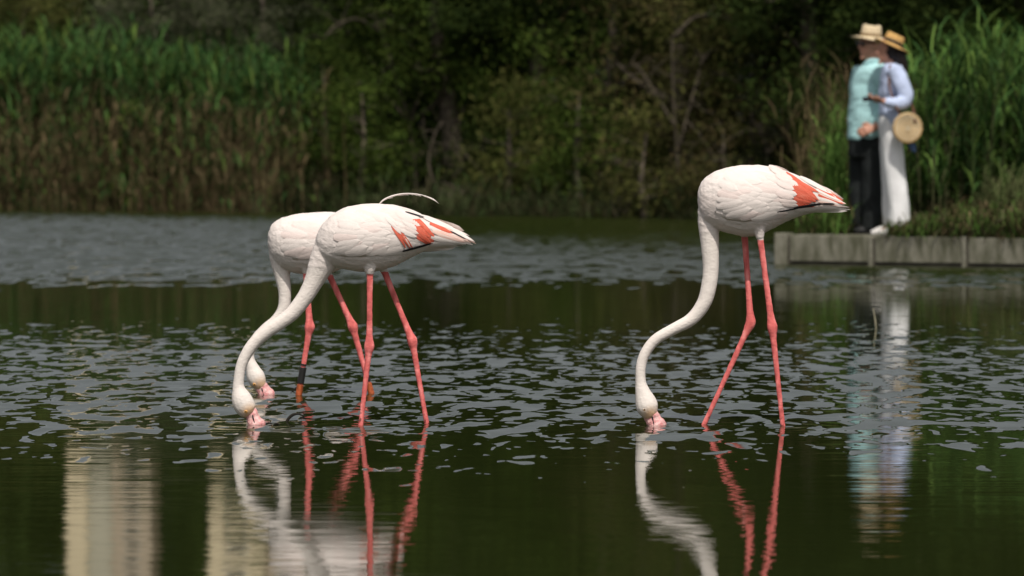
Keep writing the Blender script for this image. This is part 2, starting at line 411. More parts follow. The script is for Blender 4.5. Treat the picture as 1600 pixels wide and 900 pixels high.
# trees and shrubs at the far bank: picture column, distance, height, radius, leaf tone
far_plants = [
 ('tamarisk_shrub', 'grey green feathery shrub rising behind the left end of the reeds', 'shrub', 40, 73.5, 3.5, 1.3, 'olive', {}),
 ('tamarisk_shrub', 'grey olive bushy shrub above the middle of the left reeds', 'shrub', 235, 73, 3.5, 1.35, 'grey', {}),
 ('tamarisk_shrub', 'pale grey feathery shrub above the right end of the left reeds', 'shrub', 410, 71.5, 3.6, 1.2, 'grey', {}),
 ('broadleaf_shrub', 'small bright green leafy shrub among the brown reed stems', 'shrub', 205, 67.1, 1.35, .36, 'green', dict(clumps=26, per=120, csig=.1, leaf=.07, limbs=4)),
 ('broadleaf_shrub', 'dark green bush at the water just right of the left reeds', 'shrub', 505, 66.5, 2.2, .75, 'green', dict(clumps=60, per=120)),
 ('dense_tree', 'very dark evergreen tree with bare grey branches left of centre', 'tree', 590, 68.6, 6.6, 1.5, 'dark', dict(limbs=16, bark='bark_grey')),
 ('broadleaf_shrub', 'low yellowish green bush at the shore behind the left flamingos', 'shrub', 565, 65.2, 1.8, .55, 'green', dict(clumps=40, per=110)),
 ('dense_tree', 'mid green bushy tree in the centre of the far shore', 'tree', 715, 66.6, 6.3, 1.5, 'green', dict(limbs=12)),
 ('dense_tree', 'dark green tree right of centre with shaded gaps in its crown', 'tree', 835, 66.0, 6.6, 1.5, 'dark', {}),
 ('broadleaf_shrub', 'low olive bush leaning over the water at the centre', 'shrub', 795, 63.2, 1.5, .6, 'olive', dict(clumps=34, per=100, bark='bark_grey')),
 ('broadleaf_shrub', 'rounded green bush at the water left of the right flamingo', 'shrub', 905, 62.2, 1.7, .65, 'green', dict(clumps=40, per=110)),
 ('dense_tree', 'green tree left of the brown tamarisk behind the right flamingo', 'tree', 935, 64.6, 6.6, 1.4, 'green', {}),
 ('tamarisk_tree', 'brownish olive tamarisk with a thin straight trunk behind the right flamingo', 'tree', 1060, 61.6, 6.0, 1.35, 'brown', dict(limbs=18, bark='bark_grey', per=120)),
 ('tamarisk_tree', 'olive brown tamarisk between the right flamingo and the man', 'tree', 1185, 61.0, 6.2, 1.4, 'olive', dict(limbs=14, bark='bark_grey', per=130)),
 ('broadleaf_shrub', 'low olive bush on the shore under the brown tamarisk', 'shrub', 1010, 60.4, 1.5, .6, 'olive', dict(clumps=34, per=100)),
 ('broadleaf_shrub', 'low brownish bush on the shore right of the right flamingo neck', 'shrub', 1130, 59.6, 1.3, .6, 'brown', dict(clumps=34, per=100)),
 ('dense_tree', 'dark tree behind the man with the pale hat', 'tree', 1295, 60.0, 6.2, 1.4, 'dark', {}),
 ('dense_tree', 'dark tree behind the woman and her straw bag', 'tree', 1430, 58.0, 6.2, 1.5, 'dark', {}),
 ('dense_tree', 'dark green tree at the right edge behind the tall reeds', 'tree', 1560, 56.5, 6.2, 1.5, 'dark', {}),
 ('dense_tree', 'green tree just beyond the right edge of the frame', 'tree', 1710, 56.0, 6.2, 1.5, 'green', dict(clumps=90)),
]
for name, lab, cat, px, D, h, r, pal, kw in far_plants:
    kw = dict(kw)
    if cat == 'tree': kw.setdefault('clumps', 140); kw.setdefault('per', 300); kw.setdefault('csig', .25)
    kw.setdefault('leaf', .05 if cat == 'tree' else .042)
    kw.setdefault('elong', 6 if 'tamarisk' in name else 3.2)
    tree(name, lab, cat, bank(px, D), h, r, pal, **kw)
def bare(name, label, D, paths, r=.022, m='bark_grey', twigs=5):
    '''a leafless bush: limbs laid out by hand, thin twigs forking off them'''
    b = MB(); base = P(paths[0][0][0], paths[0][0][1], D)
    for pth in paths:
        n = len(pth); off = random.uniform(-.02, .02)
        pts = [np.array((*P(x, y, D + off * i / n), r * (1 - .8 * i / n))) for i, (x, y) in enumerate(pth)]
        b.tube(pts, n=6, res=4); C = catmull(pts, 6)
        for k in range(twigs):
            q = C[random.randrange(len(C) // 3, len(C))]; d = np.array((random.gauss(0, 1), random.gauss(0, .7), random.gauss(.25, .7))); d /= np.linalg.norm(d); L_ = random.uniform(.18, .5)
            e1 = q[:3] + d * L_ * .5 + RNG.normal(size=3) * .04; e2 = q[:3] + d * L_ + RNG.normal(size=3) * .09
            b.tube([(*q[:3], q[3] * .55), (*e1, q[3] * .4), (*e2, q[3] * .12)], n=4, res=2)
    root = empty(name, base); tag(root, label, 'bush'); b.build('branches', M[m], root)
bare('dead_bush', 'bare grey branches with a loop against the dark gap left of centre', 66.4, [[(652, 330), (648, 260), (640, 190)], [(640, 190), (618, 120), (600, 60), (585, 30), (592, 18), (610, 22), (614, 42), (600, 52)], [(640, 190), (668, 110), (640, 70), (600, 52)], [(640, 190), (690, 150), (675, 110), (655, 80), (640, 66)], [(600, 52), (560, 30), (525, 40), (505, 62)], [(640, 190), (590, 140), (555, 130), (528, 140)], [(590, 140), (600, 110), (618, 100)]], r=.028)
bare('dead_bush', 'dead pale branches slanting down to the water at the centre', 63.6, [[(812, 341), (795, 312), (770, 285), (735, 250), (705, 215)], [(812, 341), (780, 320), (730, 300), (690, 285)]], r=.026)
bare('dead_bush', 'leafless stems fanning up just above the loose feather', 63.4, [[(712, 341), (705, 310), (690, 298)], [(712, 341), (718, 305), (735, 295)], [(712, 341), (700, 318), (680, 300), (668, 280)], [(712, 341), (672, 270), (676, 220), (690, 190)]], r=.024)
bare('dead_bush', 'straight leafless stem with an arching top behind the right flamingo', 60.2, [[(1062, 345), (1058, 240), (1052, 150), (1050, 60)], [(1058, 240), (1085, 140), (1100, 85)], [(1056, 200), (1020, 140), (995, 100)], [(1050, 60), (1090, 25), (1140, 30), (1180, 55), (1215, 62)]], r=.024, twigs=9)
bare('dead_bush', 'forked leafless branch above the tail side of the right flamingo', 59.9, [[(1190, 345), (1200, 240), (1180, 195), (1172, 180)], [(1200, 240), (1225, 210), (1235, 180)]], r=.024, twigs=9)
bare('dead_bush', 'leaning leafless branch above the back of the right flamingo', 60.1, [[(1110, 345), (1120, 270), (1100, 220), (1075, 190)]], r=.022, twigs=9)
bare('dead_bush', 'thin leafless stems at the shore left of the right flamingo chest', 60.6, [[(965, 345), (955, 310), (968, 280)], [(965, 345), (990, 310), (1020, 290)], [(965, 345), (958, 320), (975, 302)]], r=.016, twigs=8)
# second row, standing close behind the first
row = [(500, 76, 4.6), (640, 74, 7.2), (775, 73, 7.6), (885, 72, 7.2), (1000, 70, 7.2), (1120, 69, 6.9), (1240, 68, 7.0), (1365, 66, 6.8), (1500, 64, 6.8), (1640, 63, 6.8)]
for k, (px, D, h) in enumerate(row):
    where = ['behind the pale grey shrub', 'behind the bare grey branches', 'behind the central green tree', 'right of the central trees', 'left of the brown tamarisk trunk', 'right of the brown tamarisk trunk', 'left of the man', 'above the couple', 'above the right reeds', 'past the right edge'][k]
    tree('dense_tree', 'tall dark tree in the second row ' + where, 'tree', bank(px, D), h, 1.7, 'dark', clumps=190, per=120, leaf=.085, csig=.34, group='second row of trees on the far shore')
for k, (px, D, h) in enumerate([(-60, 77, 3.5), (110, 78, 3.6), (300, 78, 3.6)]):
    tree('dense_tree', 'low dark tree behind the left reeds, ' + ['at the left edge', 'second from the left edge', 'beside the pale grey shrub'][k], 'tree', bank(px, D), h, 1.8, 'dark', clumps=170, per=130, leaf=.085, csig=.3, group='low trees behind the left reeds')
# tall trees far behind the two pale buildings: they darken the water between the mirrored facades
for k, (px, D, h) in enumerate([(-120, 190, 19), (30, 196, 20), (170, 200, 20), (285, 186, 19), (410, 200, 20), (545, 188, 20), (680, 192, 19)]):
    x = (px - 800) / F * D
    tree('tall_tree', 'tall dark tree mirrored in the water, ' + ['far left beyond the frame', 'left of the first pale building', 'behind the first pale building', 'between the two pale buildings', 'behind the second pale building', 'right of the second pale building', 'furthest right of the tall row'][k], 'tree', (x, D, ground_z(x, D)), h, 3.6, 'dark', clumps=200, per=90, leaf=.34, csig=.8, group='tall trees behind the pale buildings')

# pale buildings, seen only as mirror images in the calm water
def building(label, pxa, pxb, D, h, strips):
    xa = (pxa - 800) / F * D; xb = (pxb - 800) / F * D; z0 = ground_z(xa, D)
    root = empty('tower_house', ((xa + xb) / 2, D, z0)); tag(root, label, 'building')
    W = xb - xa; cur = xa
    for fr, m, set_ in strips:
        b = MB(); b.box((cur + W * fr / 2, D + 2 + set_, z0 + h / 2 - .5), W * fr - .004, 4, h + 1)
        wl = b.build('wall', M[m], root, smooth=False)
        if fr > .3:
            for s in range(int(h / 3)):
                z = z0 + 1.5 + s * 3
                b = MB(); b.box((cur + W * fr / 2, D + set_ - .02, z), W * fr * .38, .05, 1.3)
                f = b.build('window', M['frame'], root, smooth=False)
                b = MB(); b.box((cur + W * fr / 2, D + set_ - .05, z), W * fr * .30, .03, 1.15); b.build('pane', M['glass'], f, smooth=False)
        cur += W * fr
    b = MB(); b.box(((xa + xb) / 2, D + 2.2, z0 + h + .2), W + .5, 5, .3); b.build('roof', M['roof_tile'], root, smooth=False)
building('narrow cream and grey building mirrored at the lower left of the water', 102, 234, 160, 18, [(.24, 'wall_cream', 0), (.30, 'wall_grey', .5), (.46, 'wall_brown', .2)])
building('narrow sandy building mirrored in the water below the left flamingos', 325, 482, 160, 18, [(.55, 'wall_cream', 0), (.45, 'wall_brown', .3)])

# ------------------------------------------------------------------ reeds and grass
def reeds(name, label, spots, hgt, col_stem, pals, leaves=9, leaf_len=.45, wid=.022, lean=.12, leaf_from=.35, cat='reeds', droop=.5):
    """spots: list of (x, y, z, height factor); stems with arching blades, one uncountable mass"""
    V, T, Q = [], [], []
    def ribbon(pts, ws, side, t):
        b = len(V)
        for p, w_ in zip(pts, ws): V.append(p - side * w_); V.append(p + side * w_); T.append(t); T.append(t)
        for i in range(len(pts) - 1): Q.append((b + 2 * i, b + 2 * i + 1, b + 2 * i + 3, b + 2 * i + 2))
    for (x, y, z, hf) in spots:
        h = hgt * hf * random.uniform(.82, 1.1); b0 = np.array((x, y, z - .05))
        ld = np.array((random.gauss(.0, lean), random.gauss(0, lean), 0)) * h
        def at(t): return b0 + np.array((0, 0, h * t)) + ld * t * t
        st = np.array(random.choice(col_stem)) * random.uniform(.7, 1.25)
        if leaves < 90:
            for k in (0, 1):
                sd_ = np.array((1., 0, 0)) if k == 0 else np.array((0, 1., 0))
                ribbon([at(0), at(.35), at(.7), at(1)], [wid * .3, wid * .28, wid * .2, wid * .05], sd_, st)
        tone = random.uniform(.7, 1.3)
        for i in range(leaves):
            t0 = leaf_from + (1 - leaf_from) * (i + random.random()) / leaves
            p = at(t0); an = random.uniform(0, 2 * math.pi); out = np.array((math.cos(an), math.sin(an), 0))
            L_ = leaf_len * random.uniform(.6, 1.25); up = random.uniform(.55, 1.1)
            d1 = out * .35 + np.array((0, 0, up)); d2 = out * .7 + np.array((0, 0, up - droop * random.uniform(.3, 1.4)))
            p1 = p + d1 * L_ * .4; p2 = p1 + d2 * L_ * .35; p3 = p2 + (d2 + np.array((0, 0, -droop * .6))) * L_ * .3
            sd_ = np.cross(out, (0, 0, 1)) + np.array((random.gauss(0, .4), random.gauss(0, .4), 0)); sd_ /= np.linalg.norm(sd_)
            c_ = np.array(random.choice(pals)) * tone * random.uniform(.75, 1.25)
            ribbon([p, p1, p2, p3], [wid * .35, wid * .5, wid * .36, wid * .04], sd_, c_)
    V = np.array(V); me = mesh_np(name, V, np.array(Q), np.array(T))
    o = obj(name, me, M['reed'], None, smooth=False); tag(o, label, cat, kind='stuff'); return o
BROWN = [(.112, .082, .042), (.15, .11, .06), (.075, .064, .027)]
REED = [(.046, .105, .028), (.070, .150, .040), (.034, .080, .024), (.090, .145, .030)]
REED_B = [(.085, .165, .035), (.12, .20, .045), (.065, .13, .025)]
def on_bank(x, d): y = shore(x) + d; return (x, y, ground_z(x, y))
sp = []
for i in range(1200):
    x = min(random.uniform(-10.5, -3.0), random.uniform(-10.5, -3.0)) if random.random() < .3 else random.uniform(-10.5, -2.7 - .8 * random.random()); d = random.uniform(1.2, 4.0)
    sp.append((*on_bank(x, d), (1.0 - .10 * sm(-6.5, -3.2, x)) * random.uniform(.82, 1.06) * (1 + .16 * noise.noise(Vector((x * 1.3, d * .8, 0))))))
reeds('tall_reeds', 'tall blue green reeds with leafy tops along the left far bank', sp, 2.2, BROWN, REED, leaves=11, leaf_len=.5, wid=.03, leaf_from=.45)
sp = []
for i in range(950):
    x = random.uniform(-10.5, -3.3 + random.gauss(0, .5)); d = random.uniform(-.45, 1.2)
    sp.append((*on_bank(x, d), random.uniform(.6, 1.1)))
reeds('brown_reeds', 'brown reed stems standing in front at the left waterline', sp, 1.75, BROWN, BROWN * 2 + REED + [(.05, .06, .02)], leaves=7, leaf_len=.34, wid=.024, leaf_from=.2, lean=.07)
sp = []
for i in range(900):                                                   # dry sedges under the trees
    x = random.uniform(-3.4, 3.3); sp.append((*on_bank(x, random.uniform(-.3, .7)), random.uniform(.4, 1.2)))
reeds('shore_sedge', 'thin brown and green sedge along the dark far shoreline', sp, .55, [(.05, .045, .02)], [(.05, .045, .022), (.03, .05, .015), (.04, .06, .02)], leaves=5, leaf_len=.3, wid=.016, leaf_from=.05, lean=.2, cat='grass')
sp = []
for i in range(760):                                                   # the tall reeds on the spit, right of the couple
    y = random.uniform(40.6, 45.5); px = random.uniform(1412, 1760); x = (px - 800) / F * y
    f = .80 + .2 * sm(1410, 1500, px)
    sp.append((x, y, ground_z(x, y), f * random.uniform(.88, 1.05)))
reeds('tall_reeds', 'bright green tall reeds on the quay right of the woman', sp, 1.68, [(.06, .09, .03), (.10, .10, .05)], REED_B + REED, leaves=12, leaf_len=.42, wid=.02, leaf_from=.2, lean=.10)
sp = []
for i in range(105):                                                   # thin stand left of the man
    y = random.uniform(40.4, 42.5); px = random.gauss(1306, 17); x = (px - 800) / F * y
    if px > 1330 or px < 1262: continue
    sp.append((x, y, ground_z(x, y), random.uniform(.45, 1.0) * (1.0 if px > 1290 else .6)))
reeds('sparse_reeds', 'sparse thin green reeds beside the man on the quay', sp, 1.30, REED_B, REED_B, leaves=8, leaf_len=.3, wid=.015, leaf_from=.12, lean=.10)
sp = []
for i in range(420):
    y = random.uniform(41, 50); px = random.uniform(1255, 1420); x = (px - 800) / F * y
    sp.append((x, y, ground_z(x, y), random.uniform(.4, 1.1)))
reeds('olive_reeds', 'olive and brown stalks behind the couple', sp, 1.5, BROWN, BROWN + [(.07, .08, .02), (.05, .07, .02)], leaves=7, leaf_len=.35, wid=.015, leaf_from=.15, lean=.16)
sp = []
for i in range(1700):                                                  # low grass along the quay edge
    px = random.uniform(1385, 1760); t = qt(px); q = Vector((QX0, QY0, 0)) + qdir * t + qn * random.uniform(-.01, 1.1)
    g = .35 + .65 * sm(1385, 1500, px); sp.append((q.x, q.y, .26, g * random.uniform(.4, 1.1)))
reeds('quay_grass', 'low dry and green grass spilling over the quay edge', sp, .26, [(.10, .09, .05)], BROWN + REED_B + [(.14, .13, .07)], leaves=5, leaf_len=.24, wid=.011, leaf_from=.02, lean=.3, cat='grass', droop=.9)
sp = []
for i in range(170):
    px = random.uniform(1218, 1302); t = qt(px); q = Vector((QX0, QY0, 0)) + qdir * t + qn * random.uniform(.22, 1.2)
    sp.append((q.x, q.y, .25, random.uniform(.4, 1.1)))
reeds('quay_grass', 'short green grass behind the free end of the quay', sp, .30, [(.07, .09, .03)], REED_B + BROWN[:1], leaves=5, leaf_len=.26, wid=.011, leaf_from=.05, lean=.2, cat='grass')
sp = []
for i in range(150):
    px = random.gauss(1572, 20); y = random.uniform(39.0, 40.2); x = (px - 800) / F * y
    sp.append((x, y, .27, random.uniform(.5, 1.1)))
reeds('dry_grass', 'pale dry feathery grass tuft at the right edge of the quay', sp, .50, [(.12, .13, .06)], [(.13, .14, .06), (.09, .12, .04)], leaves=6, leaf_len=.25, wid=.009, leaf_from=.2, lean=.14, cat='grass')

# ------------------------------------------------------------------ flamingos
LEG = np.array((.70, .155, .145)); WHITE = np.array((.77, .685, .64)); CREAM = np.array((.77, .695, .64)); BLUSH = np.array((.77, .645, .60)); ORANGE = np.array((.70, .40, .18))
def flamingo(label, D, slices, neck, legs, bills, eye, wing_rows, coral, tail, black_edge, bands=None, tuft=None, depth=.128, plume=None, bill_c=(0, 0)):
    s = D / 7200.0
    foot = P(legs[0][2][0], legs[0][2][1], D)
    root = empty('flamingo', (foot.x, D, 0)); tag(root, label, 'flamingo', 'flamingos feeding in the pond')
    SL = np.array(slices, float); x0, x1 = SL[0, 0], SL[-1, 0]
    def prof(x):
        top = np.interp(x, SL[:, 0], SL[:, 1]); bot = np.interp(x, SL[:, 0], SL[:, 2])
        u = (x - x0) / (x1 - x0)
        hd = depth * min(1, math.sqrt(max(0, 1 - max(0, (.30 - u) / .30) ** 2))) * (1 - .92 * max(0, (u - .34) / .66) ** 1.35)
        return (top + bot) / 2, max(.6, (bot - top) / 2), max(.006, hd)
    b = MB(); rings = []
    for x in np.concatenate([x0 + (x1 - x0) * np.array((0, .006, .02)), np.linspace(x0 + (x1 - x0) * .045, x1, 34)]):
        yc, hh, hd = prof(x); hd = max(hd, .0035)
        ring = []
        for k in range(28):
            a = 2 * math.pi * k / 28
            p = P(x, yc - hh * math.cos(a), D); p.y = D + hd * math.sin(a); ring.append(p)
        rings.append(ring)
    b.loft(rings)
    b.tube([(*P(x, y, D), r * s) for x, y, r in neck], n=16, flat=.92, flat_dir=(0, 1, 0), res=5)
    for i, (hip, hock, ft) in enumerate(legs):
        dd = -.055 if i == 0 else .055
        h_, k_, f_ = (np.array(P(*hip, D + dd)), np.array(P(*hock, D + dd)), np.array(P(*ft, D + dd)))
        ex = f_ + (f_ - k_) * .22
        def lerp(a, c, t): return a + (c - a) * t
        pts = [(h_, 5.6), (lerp(h_, k_, .25), 4.9), (lerp(h_, k_, .6), 4.7), (lerp(h_, k_, .86), 5.6), (lerp(h_, k_, .945), 7.2), (k_, 8.4), (lerp(k_, f_, .05), 7.3), (lerp(k_, f_, .13), 5.2), (lerp(k_, f_, .4), 4.4), (lerp(k_, f_, .8), 4.0), (f_, 4.3), (ex, 4.4)]
        b.tube([(*p, r * s) for p, r in pts], n=10, flat=.85, flat_dir=(0, 1, 0), res=3)
        # feathered thigh where the leg leaves the belly
        up = lerp(h_, k_, -.16); b.tube([(*up, 15 * s), (*lerp(h_, k_, -.05), 10 * s), (*lerp(h_, k_, .04), 6.2 * s)], n=10, res=3)
        if tuft and i == 0: b.ball(P(tuft[0], tuft[1], D + dd), 6.6 * s, None, 5.2 * s)
    me = b.fused('body', .0032, 4)
    co = coords(me)
    X = 800 + co[:, 0] / co[:, 1] * 7200; Y = 203 + (CAM_Z - co[:, 2]) / co[:, 1] * 7200
    col = np.tile(WHITE, (len(co), 1))
    nk = np.array(neck); i0 = 3
    dn = np.min([np.hypot(X - a, Y - c) - r for a, c, r in catmull(nk[i0:], 4)], axis=0)
    wn_ = np.clip(1 - dn / 8, 0, 1)[:, None]; col = col * (1 - wn_) + CREAM * wn_
    hx, hy, _ = neck[-1]; dh = np.hypot(X - hx, Y - hy)
    wo = np.clip(1.25 - dh / 17, 0, .8)[:, None] ** 1.3; col = col * (1 - wo) + ORANGE * wo
    rnd = np.array([noise.noise(Vector((a * 9, c * 9, z * 12))) for a, c, z in co])[:, None]
    col = col * (1 + .05 * rnd); bl = np.clip(rnd * .8, 0, .35) * (1 - wn_); col = col * (1 - bl) + BLUSH * bl
    is_leg = np.zeros(len(co), bool)
    for i, (hip, hock, ft) in enumerate(legs):
        pl = catmull([hip, hock, ft, (2 * ft[0] - hock[0], 2 * ft[1] - hock[1])], 1)
        dm = np.full(len(co), 1e9)
        for a, c in zip(pl[:-1], pl[1:]):
            ab = c - a; t = np.clip(((X - a[0]) * ab[0] + (Y - a[1]) * ab[1]) / (ab @ ab), 0, 1)
            dm = np.minimum(dm, np.hypot(X - a[0] - t * ab[0], Y - a[1] - t * ab[1]))
        dy = co[:, 1] - (D + (-.055 if i == 0 else .055))
        y_hem = hip[1] + (hock[1] - hip[1]) * .06
        if tuft and i == 0: y_hem = tuft[1] + 4.5
        is_leg |= (dm < 13) & (Y > y_hem) & (np.abs(dy) < .04)
    lj = np.array([noise.noise(Vector((a * 60, c * 60, z * 25))) for a, c, z in co[is_leg]])[:, None]
    lc = LEG * (1 + .38 * lj); lc[:, 1:] *= (1 + .7 * np.clip(lj, 0, 1))
    cl = co[is_leg]; wet = np.clip(1 - cl[:, 2] / .10, 0, 1)[:, None]; mud = np.array([noise.noise(Vector((a * 90, c * 90, z * 70))) for a, c, z in cl])[:, None]
    mk = np.clip((mud - .25) * 5, 0, .85) * wet; lc = lc * (1 - mk) + np.array((.03, .022, .018)) * mk; col[is_leg] = lc
    set_col(me, np.clip(col, 0, 1))
    # soft lumps of plumage, on the trunk only
    nrm = np.empty(len(co) * 3, np.float32); me.vertex_normals.foreach_get('vector', nrm); nrm = nrm.reshape(-1, 3)
    am = np.where(is_leg, .0009, .0016) * np.clip(dn / 10 + .25, .25, 1)
    dsp = np.array([noise.noise(Vector((a * 22, c * 30, (z + a * .35) * 52))) + .5 * noise.noise(Vector((a * 60, c * 60, (z + a * .35) * 120))) for a, c, z in co])
    co2 = co + nrm * (am * dsp)[:, None]; me.vertices.foreach_set('co', co2.astype(np.float32).ravel()); me.update()
    o = obj('body', me, M['plumage']); parent(o, root)
    # the thick bent bill with the dark line of the mouth on both sides
    (ax, ay, ar), (cx, cy, cr), ml = bills
    q = MB(); dx, dy = cx - ax, cy - ay
    q.tube([(*P(ax - dx * .45, ay - dy * .45, D), ar * s * .8), (*P(ax, ay, D), ar * s), (*P(ax + dx * .35, ay + dy * .4, D), ar * s * .98), (*P(ax + dx * .7, ay + dy * .72, D), (ar + cr) / 2 * s), (*P(cx, cy, D), cr * s), (*P(cx + dx * .3, cy + dy * .6, D), cr * .7 * s), (*P(cx + dx * .2, cy + dy * 1.0, D), cr * .25 * s)], n=16, flat=.66, flat_dir=(0, 1, 0), res=4)
    me_b = q.mesh('bill'); displace(me_b, .005, .016); bill_o = parent(obj('bill', me_b, M['bill']), root)
    for side in (-1, 1):
        q = MB(); q.tube([(*(P(x, y, D) + Vector((0, side * (ar + (cr - ar) * k / 3) * s * (.62 - .03 * k), 0))), s * (.9 + .25 * (k == 1))) for k, (x, y) in enumerate(ml)], n=6, res=3)
        q.build('mouth_line', M['feather_black'], bill_o)
    for side in (-1, 1):
        hd = neck[-3][2] * s * .90
        q = MB(); c_ = P(*eye, D); c_.y = D + side * hd * .86; q.ball(c_, 2.6 * s, 1.8 * s, 2.6 * s); e = q.build('eye', M['eye'], root)
        q = MB(); c_.y += side * 1.3 * s; q.ball(c_, 1.2 * s, .9 * s, 1.2 * s, n=8); q.build('pupil', M['pupil'], e)
    # wings: overlapping feathers that follow the flank
    def surf(x, y, side, lift):
        yc, hh, hd = prof(min(max(x, x0), x1)); k = max(-1, min(1, (y - yc) / hh))
        p = P(x, y, D); p.y = D + side * (hd * math.sqrt(max(0, 1 - k * k)) + lift); return p
    def feather(name, fx, fy, ang, L_, W_, m, par, side, lift, curl=.5, point=.55, tip=.0045):
        V, Fc = [], []; nu, nv = 7, 4; ca, sa = math.cos(ang), math.sin(ang)
        for i in range(nu + 1):
            u = i / nu; w_ = W_ * (min(1, (u + .10) / .30) ** .6) * (max(0.0, 1 - max(0, (u - point) / (1 - point)) ** 2.2) ** .55)
            for j in range(nv + 1):
                v = (j / nv - .5); bend_ = curl * u * u * L_ * .12
                xx = fx + L_ * u * ca - v * w_ * sa; yy = fy + L_ * u * sa + v * w_ * ca + bend_
                V.append(surf(xx, yy, side, lift + tip * u + (.25 - v * v) * W_ * s * .16 - .0015 * u ** 6))
        for i in range(nu):
            for j in range(nv): a = i * (nv + 1) + j; Fc.append((a, a + 1, a + nv + 2, a + nv + 1))
        me_f = mesh_py(name, V, Fc); uvl = me_f.uv_layers.new(name='UVMap'); o1, o2 = wj.uniform(0, 50), wj.uniform(0, 50)
        uvl.data.foreach_set('uv', [c_ for f_ in Fc for k in f_ for c_ in (o1 + (k // (nv + 1)) / nu, o2 + (k % (nv + 1)) / nv)])
        return parent(obj(name, me_f, M[m]), par)
    wj = random.Random(int(D * 100))
    for side in (-1, 1):
        wing = None
        q = MB(); wr = []                                             # the folded wing's own mass under the feathers
        for (x, yt, yb) in wing_rows:
            r_ = []
            for k in range(12):
                a = 2 * math.pi * k / 12; y = (yt + yb) / 2 - (yb - yt) / 2 * math.cos(a)
                p = surf(x, y, side, (.0022 if x > wing_rows[1][0] else (.0 if x > wing_rows[0][0] else -.010)) if math.sin(a) > 0 else -.02); r_.append(p)
            wr.append(r_)
        q.loft(wr); wing = q.build('wing', M['feather_white'], root)
        W = np.array(wing_rows, float); xs_ = np.arange(W[-1, 0] - 26, W[0, 0] + 6, -12.0)
        for ci, x in enumerate(xs_):
            yt = np.interp(x, W[:, 0], W[:, 1]); yb = np.interp(x, W[:, 0], W[:, 2]); n = max(2, int((yb - yt) / 9.0))
            slope = (np.interp(x + 26, W[:, 0], (W[:, 1] + W[:, 2]) / 2) - (yt + yb) / 2) / 26
            for i in range(n):
                f = (i + .5 + wj.uniform(-.3, .3)) / n; y = yt + (yb - yt) * min(max(f, .05), .95); xx = x + wj.uniform(-6, 6)
                u = (x - W[0, 0]) / (W[-1, 0] - W[0, 0])
                ang = math.atan(slope) + wj.uniform(-.08, .08) + .75 * (.62 - f) * (1 - .55 * u)
                L_ = (36 + 30 * u) * wj.uniform(.8, 1.2); W_ = (12.5 + 1.5 * u) * wj.uniform(.8, 1.2)
                y_end = y + L_ * math.sin(ang); lim = np.interp(xx + L_ * .9, W[:, 0], W[:, 2]) + 4
                if y_end > lim: ang = math.atan2(lim - y, L_)
                m = 'feather_white' if wj.random() < .7 else 'feather_blush'
                feather('feather', xx, y, ang, L_, W_, m, wing, side, .0014 + wj.uniform(0, .0008), curl=wj.uniform(-.1, .3), tip=.0028 + .0022 * u + wj.uniform(0, .001))
        for (ax, ay, bx, by, w_) in coral:
            for k in range(3):                                         # narrow vanes with uneven tips, some paler
                o_ = (k - 1) * w_ * .33; an = math.atan2(by - ay, bx - ax) + wj.uniform(-.10, .10); L_ = math.hypot(bx - ax, by - ay) * wj.uniform(.78, 1.12)
                feather('coral_feather', ax - o_ * math.sin(an) + wj.uniform(-3, 3), ay + o_ * math.cos(an), an, L_, w_ * .52, 'feather_coral' if wj.random() < .93 else 'feather_peach', wing, side, .0062 + wj.uniform(0, .0018), curl=wj.uniform(-.2, .4), point=.45, tip=.003)
        for (ax, ay, bx, by, w_) in coral:
            for k in range(2):
                an = math.atan2(by - ay, bx - ax) * .7 + wj.uniform(-.12, .12); L_ = wj.uniform(24, 34); o_ = (k - .5) * w_ * .55 + wj.uniform(-1.5, 1.5)
                ox, oy = ax + wj.uniform(1, 9) - o_ * math.sin(an), ay + 3 + o_ * math.cos(an)
                feather('feather', ox - L_ * math.cos(an), oy - L_ * math.sin(an), an, L_, w_ * .75, wj.choice(('feather_white', 'feather_blush')), wing, side, .0062, curl=.1, point=.5, tip=.004)
        for (ax, ay, bx, by, w_, m) in tail:
            L_ = math.hypot(bx - ax, by - ay); feather('long_feather', ax, ay, math.atan2(by - ay, bx - ax), L_, w_, m, wing, side, .0075 + wj.uniform(0, .003), curl=.12, point=.35)
        for (ax, ay, bx, by, w_) in black_edge:
            L_ = math.hypot(bx - ax, by - ay); feather('flight_feather', ax, ay, math.atan2(by - ay, bx - ax), L_, w_, 'feather_black', wing, side, .0115, curl=.0, point=.5)
    if plume:
        q = MB(); pts = [(*P(x, y, D - .02), r * s) for x, y, r in plume]; q.tube(pts, n=6, flat=1.6, flat_dir=(0, 1, 0), res=5)
        pc_ = catmull(pts, 8)
        for k in range(3, len(pc_) - 2):                               # frayed barbs hanging back from the shaft
            p_ = Vector(pc_[k][:3]); t_ = Vector(pc_[k + 1][:3] - pc_[k][:3]).normalized(); l_ = wj.uniform(2.5, 8) * s
            e_ = p_ + t_ * l_ * 1.6 + Vector((0, wj.uniform(-.5, .5) * l_, -l_ * wj.uniform(.2, .55)))
            q.tube([(*p_, .75 * s), (*p_.lerp(e_, .5), .6 * s), (*e_, .15 * s)], n=4, res=1)
        q.build('loose_feather', M['feather_white'], root)
    for (nm, m, li, ya, yb, r_) in (bands or []):
        hip, hock, ft = legs[li]; dd = -.055 if li == 0 else .055
        def on(y): t = (y - hock[1]) / (ft[1] - hock[1]); return P(hock[0] + (ft[0] - hock[0]) * t, y, D + dd)
        q = MB(); q.tube([(*on(ya + (yb - ya) * t), r_ * s) for t in (0, .02, .5, .98, 1)], n=12, res=1); q.build(nm, M[m], root)
    return root

